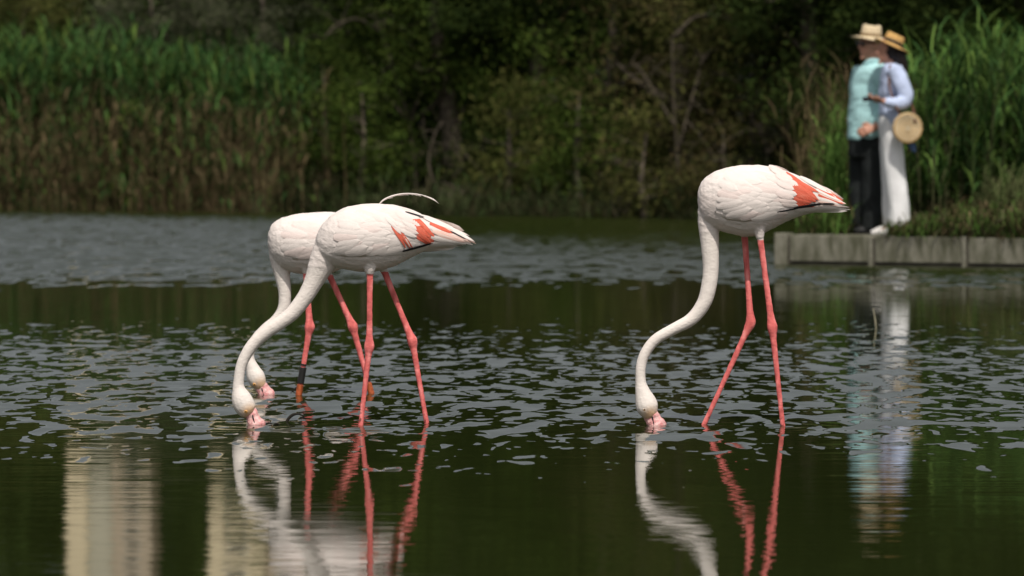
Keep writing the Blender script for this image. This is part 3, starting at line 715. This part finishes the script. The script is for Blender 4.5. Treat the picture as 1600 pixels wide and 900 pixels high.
flamingo('lone white flamingo at right, S curved neck lowered to the water', 18.0,
  [(1090, 303, 316), (1093, 289, 335), (1100, 279, 349), (1115, 268.5, 357), (1135, 261.5, 364), (1160, 257.5, 370), (1185, 257.5, 369), (1210, 261, 356), (1240, 271, 341), (1270, 285, 332), (1296, 301, 330), (1308, 309, 328), (1315, 315, 325)],
  [(1116, 300, 22), (1110, 325, 19.5), (1107.5, 350, 17), (1109, 380, 14.6), (1110.5, 420, 12.6), (1107, 450, 12.2), (1099, 475, 11.4), (1080, 499, 10.2), (1050, 515.5, 9.0), (1024, 531, 8.6), (1008, 552, 8.2), (1001.5, 573, 8.0), (1001, 596, 8.4), (1004, 612, 12), (1009, 628, 16.8), (1012, 638, 17), (1016, 648, 12), (1018, 652, 8)],
  [((1187, 366), (1206.5, 511), (1223, 665)), ((1163, 362), (1173, 504), (1099, 666))],
  [(1017, 648, 12), (1026.5, 666, 14.5), [(1018.5, 649), (1019.5, 654), (1021, 660), (1022, 666)]], (1007, 639),
  [(1104, 290, 316), (1116, 279, 332), (1135, 270, 343), (1160, 265, 346), (1190, 264, 343), (1215, 269, 337), (1240, 277, 331), (1262, 287, 326), (1280, 297, 322)],
  [(1226, 272, 1266, 297, 11), (1230, 279, 1272, 306, 12), (1236, 290, 1276, 314, 13), (1238, 303, 1276, 319, 13), (1240, 315, 1270, 321, 10)],
  [(1250, 276, 1300, 302, 7, 'feather_white'), (1266, 284, 1312, 308, 6, 'feather_peach'), (1270, 289, 1318, 313, 5, 'feather_coral'), (1274, 295, 1316, 314, 6, 'feather_white'), (1276, 300, 1322, 318, 4.5, 'feather_peach'), (1277, 304, 1318, 318, 5, 'feather_coral'), (1276, 309, 1312, 320, 6, 'feather_white'), (1276, 314, 1308, 321, 4, 'feather_peach'), (1272, 297, 1321, 317, 3, 'feather_peach'),
   (1240, 328, 1329, 326, 8, 'feather_white'), (1256, 329, 1324, 329, 6, 'feather_white'), (1280, 322, 1327, 323, 5, 'feather_blush')],
  [(1238, 325, 1286, 317.5, 4.2), (1212, 331, 1250, 324, 2.4), (1284, 318, 1304, 318.5, 3)])
flamingo('front flamingo of the left pair, curved neck, loose feather on its back', 18.05,
  [(493, 374, 394), (497, 360, 402), (505, 348, 410), (518, 335, 416), (540, 323.5, 421.5), (565, 318.5, 425), (590, 317.5, 424), (615, 319.5, 417), (640, 326, 404), (660, 335, 394), (690, 347, 387), (712, 358, 384.5), (722, 364, 382.5), (728, 370, 379)],
  [(522, 375, 26), (512, 396, 25), (502, 414, 21), (491, 438, 15.5), (478, 462, 13.0), (458, 488, 11.8), (438, 504, 11.0), (418, 517.5, 10.4), (397, 536, 9.8), (383.5, 556, 9.0), (376, 575, 8.5), (373, 596, 8.5), (373, 607, 10), (376.5, 620, 15.4), (381, 632, 17), (387, 642, 14.5), (391, 647, 9)],
  [((578, 424), (577, 541), (563.5, 667)), ((598, 418), (644, 532), (667.5, 666))],
  [(392.5, 646, 10.5), (400.5, 664, 15), [(395, 648), (396, 653), (397.5, 658), (400, 664)]], (385, 642),
  [(508, 350, 386), (520, 340, 396), (540, 330, 400), (565, 325, 400), (590, 324, 398), (615, 327, 394), (640, 334, 391), (662, 343, 387), (682, 351, 382)],
  [(641, 340, 668, 364, 11), (647, 342, 677, 370, 12), (650, 352, 676, 377, 13), (652, 365, 675, 381, 10), (616, 350, 640, 388, 8), (626, 362, 643, 391, 6)],
  [(660, 337, 714, 359, 7, 'feather_white'), (672, 344, 724, 365, 6, 'feather_peach'), (672, 348, 708, 364, 6, 'feather_coral'), (690, 366, 739, 382, 5, 'feather_white'), (694, 360, 744, 380, 3.5, 'feather_peach'), (690, 350, 734, 368, 3.5, 'feather_white'), (672, 354, 726, 374, 9, 'feather_white'), (676, 360, 730, 378, 9, 'feather_peach'), (674, 370, 728, 381, 9, 'feather_white'), (670, 381, 716, 384, 8, 'feather_white'), (696, 352, 742, 377, 5, 'feather_white'), (690, 357, 736, 379, 4, 'feather_peach')],
  [(630, 392, 678, 379, 3.6), (702, 360, 730, 374, 1.8), (634, 330, 664, 339, 2.0)], tuft=(578, 424),
  plume=[(592, 320, 1.0), (600, 312, 1.3), (616, 305.5, 1.4), (636, 302.5, 1.0), (656, 304, .7), (670, 308, .4), (679, 312, .15)])
flamingo('rear flamingo of the left pair with a black band on its leg', 20.1,
  [(418.5, 368, 382), (421, 356, 396), (428, 347, 409), (440, 340, 420), (460, 334.5, 427), (490, 331.5, 428.5), (520, 331, 426), (550, 335, 414), (580, 346, 402), (605, 359, 396), (624, 371, 388), (631, 376, 382)],
  [(447, 365, 24), (440, 385, 20), (438, 405, 16.5), (441, 430, 12.4), (445, 458, 10.0), (443, 482, 9.4), (432, 500, 9.0), (415, 514, 8.6), (399, 531, 8), (391, 550, 7.0), (391, 562, 7.2), (394, 573, 9.8), (398.5, 586, 14), (403, 596, 13.4), (407, 603, 10), (409, 606, 7)],
  [((478, 422), (484, 511), (466.5, 618)), ((512, 424), (551, 510), (581, 618))],
  [(408, 603.5, 10.5), (417.5, 618, 13), [(409, 606), (410, 609), (411.5, 613), (413, 618)]], (398, 600),
  [(432, 358, 390), (445, 349, 402), (465, 342, 405), (490, 339, 404), (515, 339, 400), (540, 344, 396), (562, 352, 392), (580, 361, 388)],
  [(556, 352, 590, 374, 12), (560, 362, 590, 384, 12)],
  [(555, 352, 622, 372, 11, 'feather_white'), (565, 362, 624, 378, 10, 'feather_peach')],
  [(545, 396, 590, 386, 4)], depth=.13,
  bands=[('leg_band', 'band_black', 0, 574, 599, 5.4), ('leg_band', 'band_black', 0, 568.5, 571, 5.0), ('orange_band', 'band_orange', 0, 601, 630, 5.2), ('orange_band', 'band_orange', 1, 598, 628, 5.0), ('leg_band', 'band_black', 1, 588, 596, 5.0)])

# ------------------------------------------------------------------ the couple on the quay
def hand(b, wrist, direction, palm_n, r=1.0, curl=.5):
    """palm, four unequal fingers and a thumb leaving the side of the palm"""
    d = Vector(direction).normalized(); n_ = Vector(palm_n); n_ = (n_ - d * n_.dot(d)).normalized(); s_ = d.cross(n_)
    w_ = Vector(wrist); pc = w_ + d * .085 * r
    b.tube([(*w_, .026 * r), (*(w_ + d * .03 * r), .033 * r), (*(w_ + d * .07 * r), .041 * r), (*pc, .036 * r)], n=10, flat=.48, flat_dir=tuple(n_), res=3)
    for i, (o_, L_) in enumerate(((-.030, .070), (-.010, .080), (.010, .075), (.029, .058))):
        p0 = pc + s_ * o_ * r - d * .012 * r; p1 = p0 + d * L_ * .45 * r + n_ * curl * .012 * r
        p2 = p1 + (d * (1 - curl * .5) + n_ * curl).normalized() * L_ * .32 * r; p3 = p2 + (d * (1 - curl) + n_ * curl * 1.3).normalized() * L_ * .27 * r
        b.tube([(*p0, .0098 * r), (*p1, .0092 * r), (*p2, .0084 * r), (*p3, .007 * r)], n=8, res=2)
    t0 = w_ + d * .03 * r - s_ * .028 * r; t1 = t0 + (d * .6 - s_ * .7).normalized() * .035 * r; t2 = t1 + (d * .95 + n_ * .4).normalized() * .035 * r
    b.tube([(*t0, .013 * r), (*t1, .0115 * r), (*t2, .0085 * r)], n=8, res=2)
def head(b, c, s, look, tilt=0):
    """look: unit direction of the face. c: centre of the skull; parts fused later"""
    f = Vector(look).normalized(); up = Vector((0, 0, 1)); sd_ = f.cross(up)
    R = Matrix((sd_, f, up)).transposed()
    c = Vector(c)
    b.ball(c + up * .02 * s, .075 * s, .096 * s, .105 * s, n=18, rot=R)                       # skull
    b.ball(c + f * .028 * s - up * .055 * s, .056 * s, .062 * s, .070 * s, n=16, rot=R)       # jaw
    b.ball(c + f * .078 * s - up * .108 * s, .022 * s, .02 * s, .018 * s, n=10, rot=R)        # chin
    b.tube([(*(c + f * .088 * s + up * .012 * s), .009 * s), (*(c + f * .105 * s - up * .02 * s), .014 * s), (*(c + f * .090 * s - up * .036 * s), .012 * s)], n=8)   # nose
    b.tube([(*(c + f * .082 * s - up * .066 * s - sd_ * .022 * s), .008 * s), (*(c + f * .091 * s - up * .066 * s), .010 * s), (*(c + f * .082 * s - up * .066 * s + sd_ * .022 * s), .008 * s)], n=6)  # lips
    for k in (-1, 1):
        b.ball(c + f * .084 * s + sd_ * k * .032 * s + up * .028 * s, .024 * s, .012 * s, .008 * s, n=8, rot=R)   # brow
        b.ball(c - f * .012 * s + sd_ * k * .076 * s - up * .012 * s, .010 * s, .022 * s, .034 * s, n=10, rot=R)  # ear
def hat(par, c, R, brim, crown_r, crown_h, m, band_m, seg=36, dip=.012, band_h=.028):
    """straw hat: brim and pinched crown turned round its own axis, with a band"""
    prof_ = [(crown_r * .55, crown_h * .93), (crown_r * .80, crown_h * 1.0), (crown_r * .90, crown_h * .90), (crown_r * .97, crown_h * .5), (crown_r, .012), (crown_r * 1.08, .002), ((brim + crown_r) / 2, -.002 - dip * .3), (brim, -dip), (brim, -dip - .006), ((brim + crown_r) / 2, -.010 - dip * .3), (crown_r * 1.0, -.010)]
    rings = []
    for r_, z in prof_:
        rings.append([Vector(c) + R @ Vector((r_ * 1.0 * math.cos(a), r_ * .90 * math.sin(a), z + (.012 * math.cos(2 * a) if r_ > crown_r * 1.2 else 0) - (.012 * abs(math.sin(a)) if z > crown_h * .85 else 0))) for a in (2 * math.pi * k / seg for k in range(seg))])
    b = MB(); b.loft(rings); h_ = b.build('hat', m, par)
    rings = [[Vector(c) + R @ Vector((r_ * math.cos(a), r_ * .90 * math.sin(a), z)) for a in (2 * math.pi * k / seg for k in range(seg))] for r_, z in ((crown_r * 1.02, .006), (crown_r * 1.045, .008), (crown_r * 1.03, .008 + band_h), (crown_r * .98, .009 + band_h))]
    b = MB(); b.loft(rings); b.build('hat_band', band_m, h_)
def slab(b, rows, D, n=20, dy=0):
    """body section by section: rows of (y px, left px, right px, half depth m, depth offset)"""
    C = catmull(rows, 3); rings = []
    for y, l, r, hd, off in C:
        c = P((l + r) / 2, y, D); hw = (r - l) / 2 * D / F
        rings.append([Vector((c.x + hw * math.copysign(abs(math.cos(a)) ** .85, math.cos(a)), D + off + hd * math.copysign(abs(math.sin(a)) ** .85, math.sin(a)), c.z)) for a in (2 * math.pi * k / n for k in range(n))])
    b.loft(rings)

DM = 39.85; sM = DM / F
man = empty('person', P(1352, 364, DM)); tag(man, 'person in aqua shirt, black trousers and pale straw hat on the quay', 'person')
def limb(b, pts, D, n=12, flat=1.0): b.tube([(*P(x, y, D + o), r) for x, y, o, r in pts], n=n, res=4, flat=flat, flat_dir=(0, 1, 0))
b = MB()
look_m = Vector((-.90, -.44, -.04))
head(b, P(1359.5, 70, DM), 1.0, look_m)
limb(b, [(1362, 80, 0, .055), (1363, 92, 0, .056), (1365, 104, 0, .07)], DM)
slab(b, [(103, 1346, 1384, .13, 0), (120, 1340, 1384, .15, 0), (160, 1332, 1384, .14, 0), (200, 1330, 1380, .14, 0), (222, 1334, 1378, .13, 0)], DM)
for dd, xs_ in ((-.085, (1364, 1366, 1364)), (.085, (1345, 1344, 1342))):
    limb(b, [(xs_[0], 215, dd, .085), (xs_[1], 285, dd, .058), (xs_[2], 356, dd, .045)], DM)
    limb(b, [(xs_[2] + 2, 357, dd, .042), (xs_[2] - 8, 359, dd, .038), (xs_[2] - 20, 361, dd, .026)], DM)
limb(b, [(1378, 112, -.16, .055), (1384, 160, -.20, .046), (1372, 194, -.24, .036), (1366, 199, -.245, .030)], DM)
hand(b, P(1367, 199, DM - .245), (-.95, -.05, -.32), (0, .9, -.3), 1.12, .55)
limb(b, [(1346, 112, .16, .055), (1340, 158, .22, .045), (1340, 200, .18, .034)], DM)
hand(b, P(1340, 200, DM + .18), (-.1, 0, -1), (0, -1, 0), 1.0, .4)
parent(obj('body', b.fused('body', .0055, 3), M['skin']), man)
b = MB()
slab(b, [(97, 1354, 1376, .085, 0), (101, 1347, 1384, .15, 0), (108, 1339, 1389, .19, 0), (122, 1333, 1390, .195, 0), (145, 1329, 1390, .19, 0), (170, 1326.5, 1389, .19, 0), (192, 1324.5, 1387, .185, 0), (212, 1324, 1386, .18, 0), (219, 1325, 1385, .175, 0)], DM)
limb(b, [(1375, 109, -.14, .085), (1381, 130, -.19, .078), (1385, 160, -.215, .064), (1377, 187, -.235, .052), (1372, 194, -.24, .048)], DM)
limb(b, [(1347, 109, .14, .085), (1340, 135, .2, .075), (1340, 160, .22, .062), (1340, 186, .19, .05)], DM)
me = b.fused('shirt', .008, 4); displace(me, .010, .16, (1, 1, 1.6)); displace(me, .003, .05, (1, 1, 1.8))
shirt = obj('shirt', me, M['shirt_aqua']); parent(shirt, man)
b = MB()                                                           # collar, placket
b.tube([(*P(1350, 101, DM - .10), .016), (*P(1360, 95, DM - .115), .02), (*P(1372, 95.5, DM - .09), .02), (*P(1379, 99, DM - .02), .016)], n=8, flat=.4, flat_dir=(0, 1, 0)); b.build('collar', M['shirt_aqua'], shirt)
b = MB()
slab(b, [(200, 1327, 1385, .165, 0), (214, 1326, 1385, .172, 0), (236, 1326, 1384, .175, 0), (246, 1327, 1383, .16, 0)], DM)
for dd, xa in ((-.075, (1363, 1363, 1363, 1363)), (.075, (1344, 1344, 1343.5, 1343))):
    limb(b, [(xa[0], 226, dd, .108), (xa[1], 262, dd, .098), (xa[2], 312, dd, .093), (xa[3], 350, dd, .092), (xa[3], 359, dd, .092)], DM)
me = b.fused('trousers', .009, 4); displace(me, .012, .09, (1, 1, .6)); parent(obj('trousers', me, M['trousers_black']), man)
for dd, x in ((-.085, 1361), (.085, 1344)):
    b = MB(); limb(b, [(x + 12, 360.5, dd, .042), (x, 360, dd, .052), (x - 16, 361, dd, .046), (x - 27, 362.5, dd, .030)], DM); b.build('shoe', M['shoe_black'], man)
Rm = Matrix.Rotation(math.radians(4), 3, 'Y') @ Matrix.Rotation(math.radians(26), 3, 'Z')
hat(man, P(1361, 58.5, DM), Rm, .172, .092, .112, M['straw_pale'], M['band_tan'])
fm = look_m.normalized(); sm_ = fm.cross(Vector((0, 0, 1))); hc = P(1359.5, 70, DM)
gl = MB()
for k in (-1, 1): gl.ball(hc + fm * .096 + sm_ * k * .034 + Vector((0, 0, .012)), .031, .012, .023, rot=Matrix((sm_, fm, Vector((0, 0, 1)))).transposed())
for k in (-1, 1): gl.tube([(*(hc + fm * .09 + sm_ * k * .062 + Vector((0, 0, .018))), .005), (*(hc + sm_ * k * .082 + Vector((0, 0, .012))), .005)], n=6, res=1)
gl.tube([(*(hc + fm * .102 - sm_ * .02 + Vector((0, 0, .018))), .005), (*(hc + fm * .102 + sm_ * .02 + Vector((0, 0, .018))), .005)], n=6, res=1)
gl.build('sunglasses', M['lens'], man)

DW = 39.40; sW = DW / F
woman = empty('person', P(1396, 364, DW)); tag(woman, 'person in pale blue shirt, white trousers and tan hat beside the man', 'person')
look_w = Vector((-.97, -.2, -.10))
b = MB()
head(b, P(1388, 78, DW), .93, look_w)
limb(b, [(1391, 88, 0, .045), (1391, 98, 0, .046), (1391, 108, 0, .06)], DW)
slab(b, [(106, 1379, 1402, .12, 0), (125, 1377, 1402, .13, 0), (160, 1378, 1400, .11, 0), (195, 1376, 1403, .14, 0), (205, 1378, 1403, .13, 0)], DW)
for dd, xs_ in ((-.07, (1392, 1397, 1402)), (.07, (1388, 1390, 1392))):
    limb(b, [(xs_[0], 200, dd, .08), (xs_[1], 275, dd, .052), (xs_[2], 352, dd, .038)], DW)
    limb(b, [(xs_[2] + 2, 356, dd, .036), (xs_[2] - 8, 359, dd, .033), (xs_[2] - 18, 361, dd, .022)], DW)
limb(b, [(1398, 110, -.14, .05), (1415, 157, -.20, .04), (1390, 160, -.26, .032), (1379, 158, -.27, .026)], DW)
hand(b, P(1380, 158, DW - .27), (-.97, -.1, .16), (0, .35, .95), .98, .6)
limb(b, [(1388, 110, .14, .05), (1392, 158, .19, .04), (1384, 195, .16, .03)], DW)
hand(b, P(1384, 195, DW + .16), (-.2, 0, -1), (0, -1, 0), .9, .4)
o = obj('body', b.fused('body', .0055, 3), M['skin']); parent(o, woman)
b = MB()
slab(b, [(99, 1382, 1399, .07, 0), (103, 1379, 1404, .14, 0), (112, 1377, 1407, .175, 0), (135, 1374, 1406, .17, 0), (160, 1374, 1403, .15, 0), (178, 1374, 1405, .165, 0), (190, 1380, 1408, .17, .0), (204, 1388, 1410, .16, .01)], DW)
limb(b, [(1397, 109, -.13, .082), (1408, 130, -.18, .074), (1416.5, 154, -.205, .062), (1404, 162, -.235, .056), (1388, 160, -.262, .045), (1382, 158.5, -.266, .04)], DW)
limb(b, [(1390, 109, .13, .08), (1394, 135, .18, .07), (1394, 158, .19, .058), (1386, 188, .165, .045)], DW)
me = b.fused('shirt', .008, 4); displace(me, .009, .12, (1, 1, 1.6)); displace(me, .003, .045)
parent(obj('shirt', me, M['shirt_blue']), woman)
b = MB()
slab(b, [(172, 1376, 1402, .14, 0), (186, 1373, 1404, .155, 0), (205, 1373, 1407, .165, 0), (226, 1376, 1410, .165, 0), (236, 1378, 1410, .15, 0)], DW)
limb(b, [(1393, 215, -.07, .092), (1397, 255, -.075, .09), (1402, 305, -.08, .088), (1405, 345, -.085, .094), (1405.5, 354, -.085, .096)], DW)
limb(b, [(1391, 215, .07, .09), (1391, 255, .075, .084), (1392, 305, .08, .078), (1394, 345, .085, .080), (1394, 353, .085, .081)], DW)
me = b.fused('trousers', .009, 4); displace(me, .014, .10, (1, 1, .5)); parent(obj('trousers', me, M['trousers_white']), woman)
for dd, x in ((-.085, 1398), (.085, 1383)):
    b = MB(); limb(b, [(x + 10, 361, dd, .034), (x - 2, 360, dd, .042), (x - 14, 363, dd, .034), (x - 22, 364.5, dd, .02)], DW); b.build('shoe', M['shoe_white'], woman)
b = MB()                                                           # long dark hair down the back
b.ball(P(1394, 77, DW), .082, .088, .105, n=16)
b.tube([(*P(1399, 80, DW), .075), (*P(1405, 92, DW + .01), .068), (*P(1409, 106, DW + .02), .052), (*P(1411, 122, DW + .03), .03), (*P(1412, 132, DW + .03), .01)], n=12, flat=1.3, flat_dir=(0, 1, 0), res=4)
me = b.fused('hair', .007, 2); displace(me, .008, .03, (2, 2, .4)); parent(obj('hair', me, M['hair']), woman)
Rw = Matrix.Rotation(math.radians(24), 3, 'Y') @ Matrix.Rotation(math.radians(-8), 3, 'X')
hat(woman, P(1393.5, 71, DW), Rw, .160, .088, .105, M['straw_tan'], M['ribbon'], band_h=.03)

phone = empty('mobile_phone', P(1359, 155, DW - .275)); tag(phone, 'dark mobile phone in the hand of the woman in pale blue', 'phone')
Rp = Matrix.Rotation(math.radians(-8), 3, 'Y') @ Matrix.Rotation(math.radians(24), 3, 'X')
b = MB(); b.box(P(1358.5, 154.5, DW - .275), .115, .07, .012, Rp); b.build('case', M['phone'], phone, smooth=False, bevel=.004)
b = MB(); b.box(P(1358.5, 154.5, DW - .275) + Rp @ Vector((0, 0, .0075)), .105, .062, .002, Rp); b.build('screen', M['lens'], phone, smooth=False)

DB = DW - .28
bag = empty('straw_bag', P(1418, 224, DB)); tag(bag, 'round woven straw bag hanging from the shoulder of the woman', 'bag')
bc = P(1418, 200, DB); b = MB(); R_ = 23.3 * DB / F
prof_ = [(.004, -.036)]
for k in range(1, 10):                                             # coiled straw: one ridge for each turn
    r0 = R_ * .95 * (k - .5) / 9.5; r1 = R_ * .95 * k / 9.5; prof_ += [(r0, -.044), (r1, -.030)]
prof_ += [(R_ * .99, -.026), (R_, -.01), (R_ * .985, 0), (R_, .01), (R_ * .99, .026), (R_ * .9, .034), (R_ * .4, .036), (.004, .036)]
b.loft([[Vector((bc.x + r_ * math.cos(a), bc.y + d_, bc.z + r_ * math.sin(a) * 1.04)) for a in (2 * math.pi * k / 40 for k in range(40))] for r_, d_ in prof_])
pouch = b.build('pouch', M['straw_pale'], bag)
for fr in (.3, .52, .74, .93):                                     # darker coils of the weave
    b = MB(); b.tube([(bc.x + R_ * fr * math.cos(a), bc.y - .037, bc.z + R_ * fr * 1.04 * math.sin(a), .0048) for a in (2 * math.pi * k / 28 for k in range(29))], n=6, res=1); b.build('coil', M['straw_tan'], pouch)
b = MB(); b.tube([(*P(1391, 101, DW - .15), .009), (*P(1389, 125, DW - .19), .009), (*P(1392, 145, DW - .24), .009), (*P(1401, 168, DB - .02), .009), (*P(1407, 180, DB), .009)], n=6, flat=.5, flat_dir=(0, 1, 0)); b.build('strap', M['leather'], bag)
b = MB(); b.tube([(*P(1424, 160, DW - .12), .009), (*P(1427, 172, DB + .05), .009), (*P(1429, 186, DB - .035), .011), (*P(1430, 192, DB - .045), .012)], n=6, flat=.5, flat_dir=(0, 1, 0)); b.build('strap', M['leather'], bag)
b = MB(); b.tube([(*P(1422, 222, DB + .03), .02), (*P(1426, 230, DB + .03), .028), (*P(1429, 238, DB + .03), .014)], n=8, flat=.4, flat_dir=(0, 1, 0)); b.build('scarf_end', M['denim'], bag)

# ------------------------------------------------------------------ small things in the water
def twig(label, pts, m, cat='twig', r=.006, D=None):
    b = MB()
    for p in pts: b.tube([(*P(x, y, D), r * k) for x, y, k in p], n=6, res=4)
    o = b.build('twig' if cat == 'twig' else 'stalk', M[m]); tag(o, label, cat)
twig('thin dark bent twig floating beside the front flamingo bill', [[(447, 664, 1), (450, 655, 1), (458, 648, 1), (467, 647, .6), (476, 651, .4)]], 'twig', D=18.25)
twig('short dark twig tangle by the banded leg', [[(456, 618, .8), (459, 610, .8), (464, 604, .5)], [(457, 612, .7), (453, 605, .3)]], 'twig', D=20.3, r=.004)
twig('lone pale stalk standing in the mirrored couple', [[(1369, 516, 1), (1367.5, 500, 1), (1364.5, 482, .6)]], 'straw_stalk', 'stalk', r=.0035, D=26.8)
for i, (px, py) in enumerate([(402, 664), (420, 663), (432, 664)]):
    twig(['dark speck of weed touching the front flamingo bill', 'middle speck of weed between the bill and the twig', 'speck of weed nearest the bent twig'][i], [[(px - 5, py, .5), (px, py - 2.2, 1), (px + 5, py - .6, .6)]], 'twig', 'weed', r=.004, D=18.04)
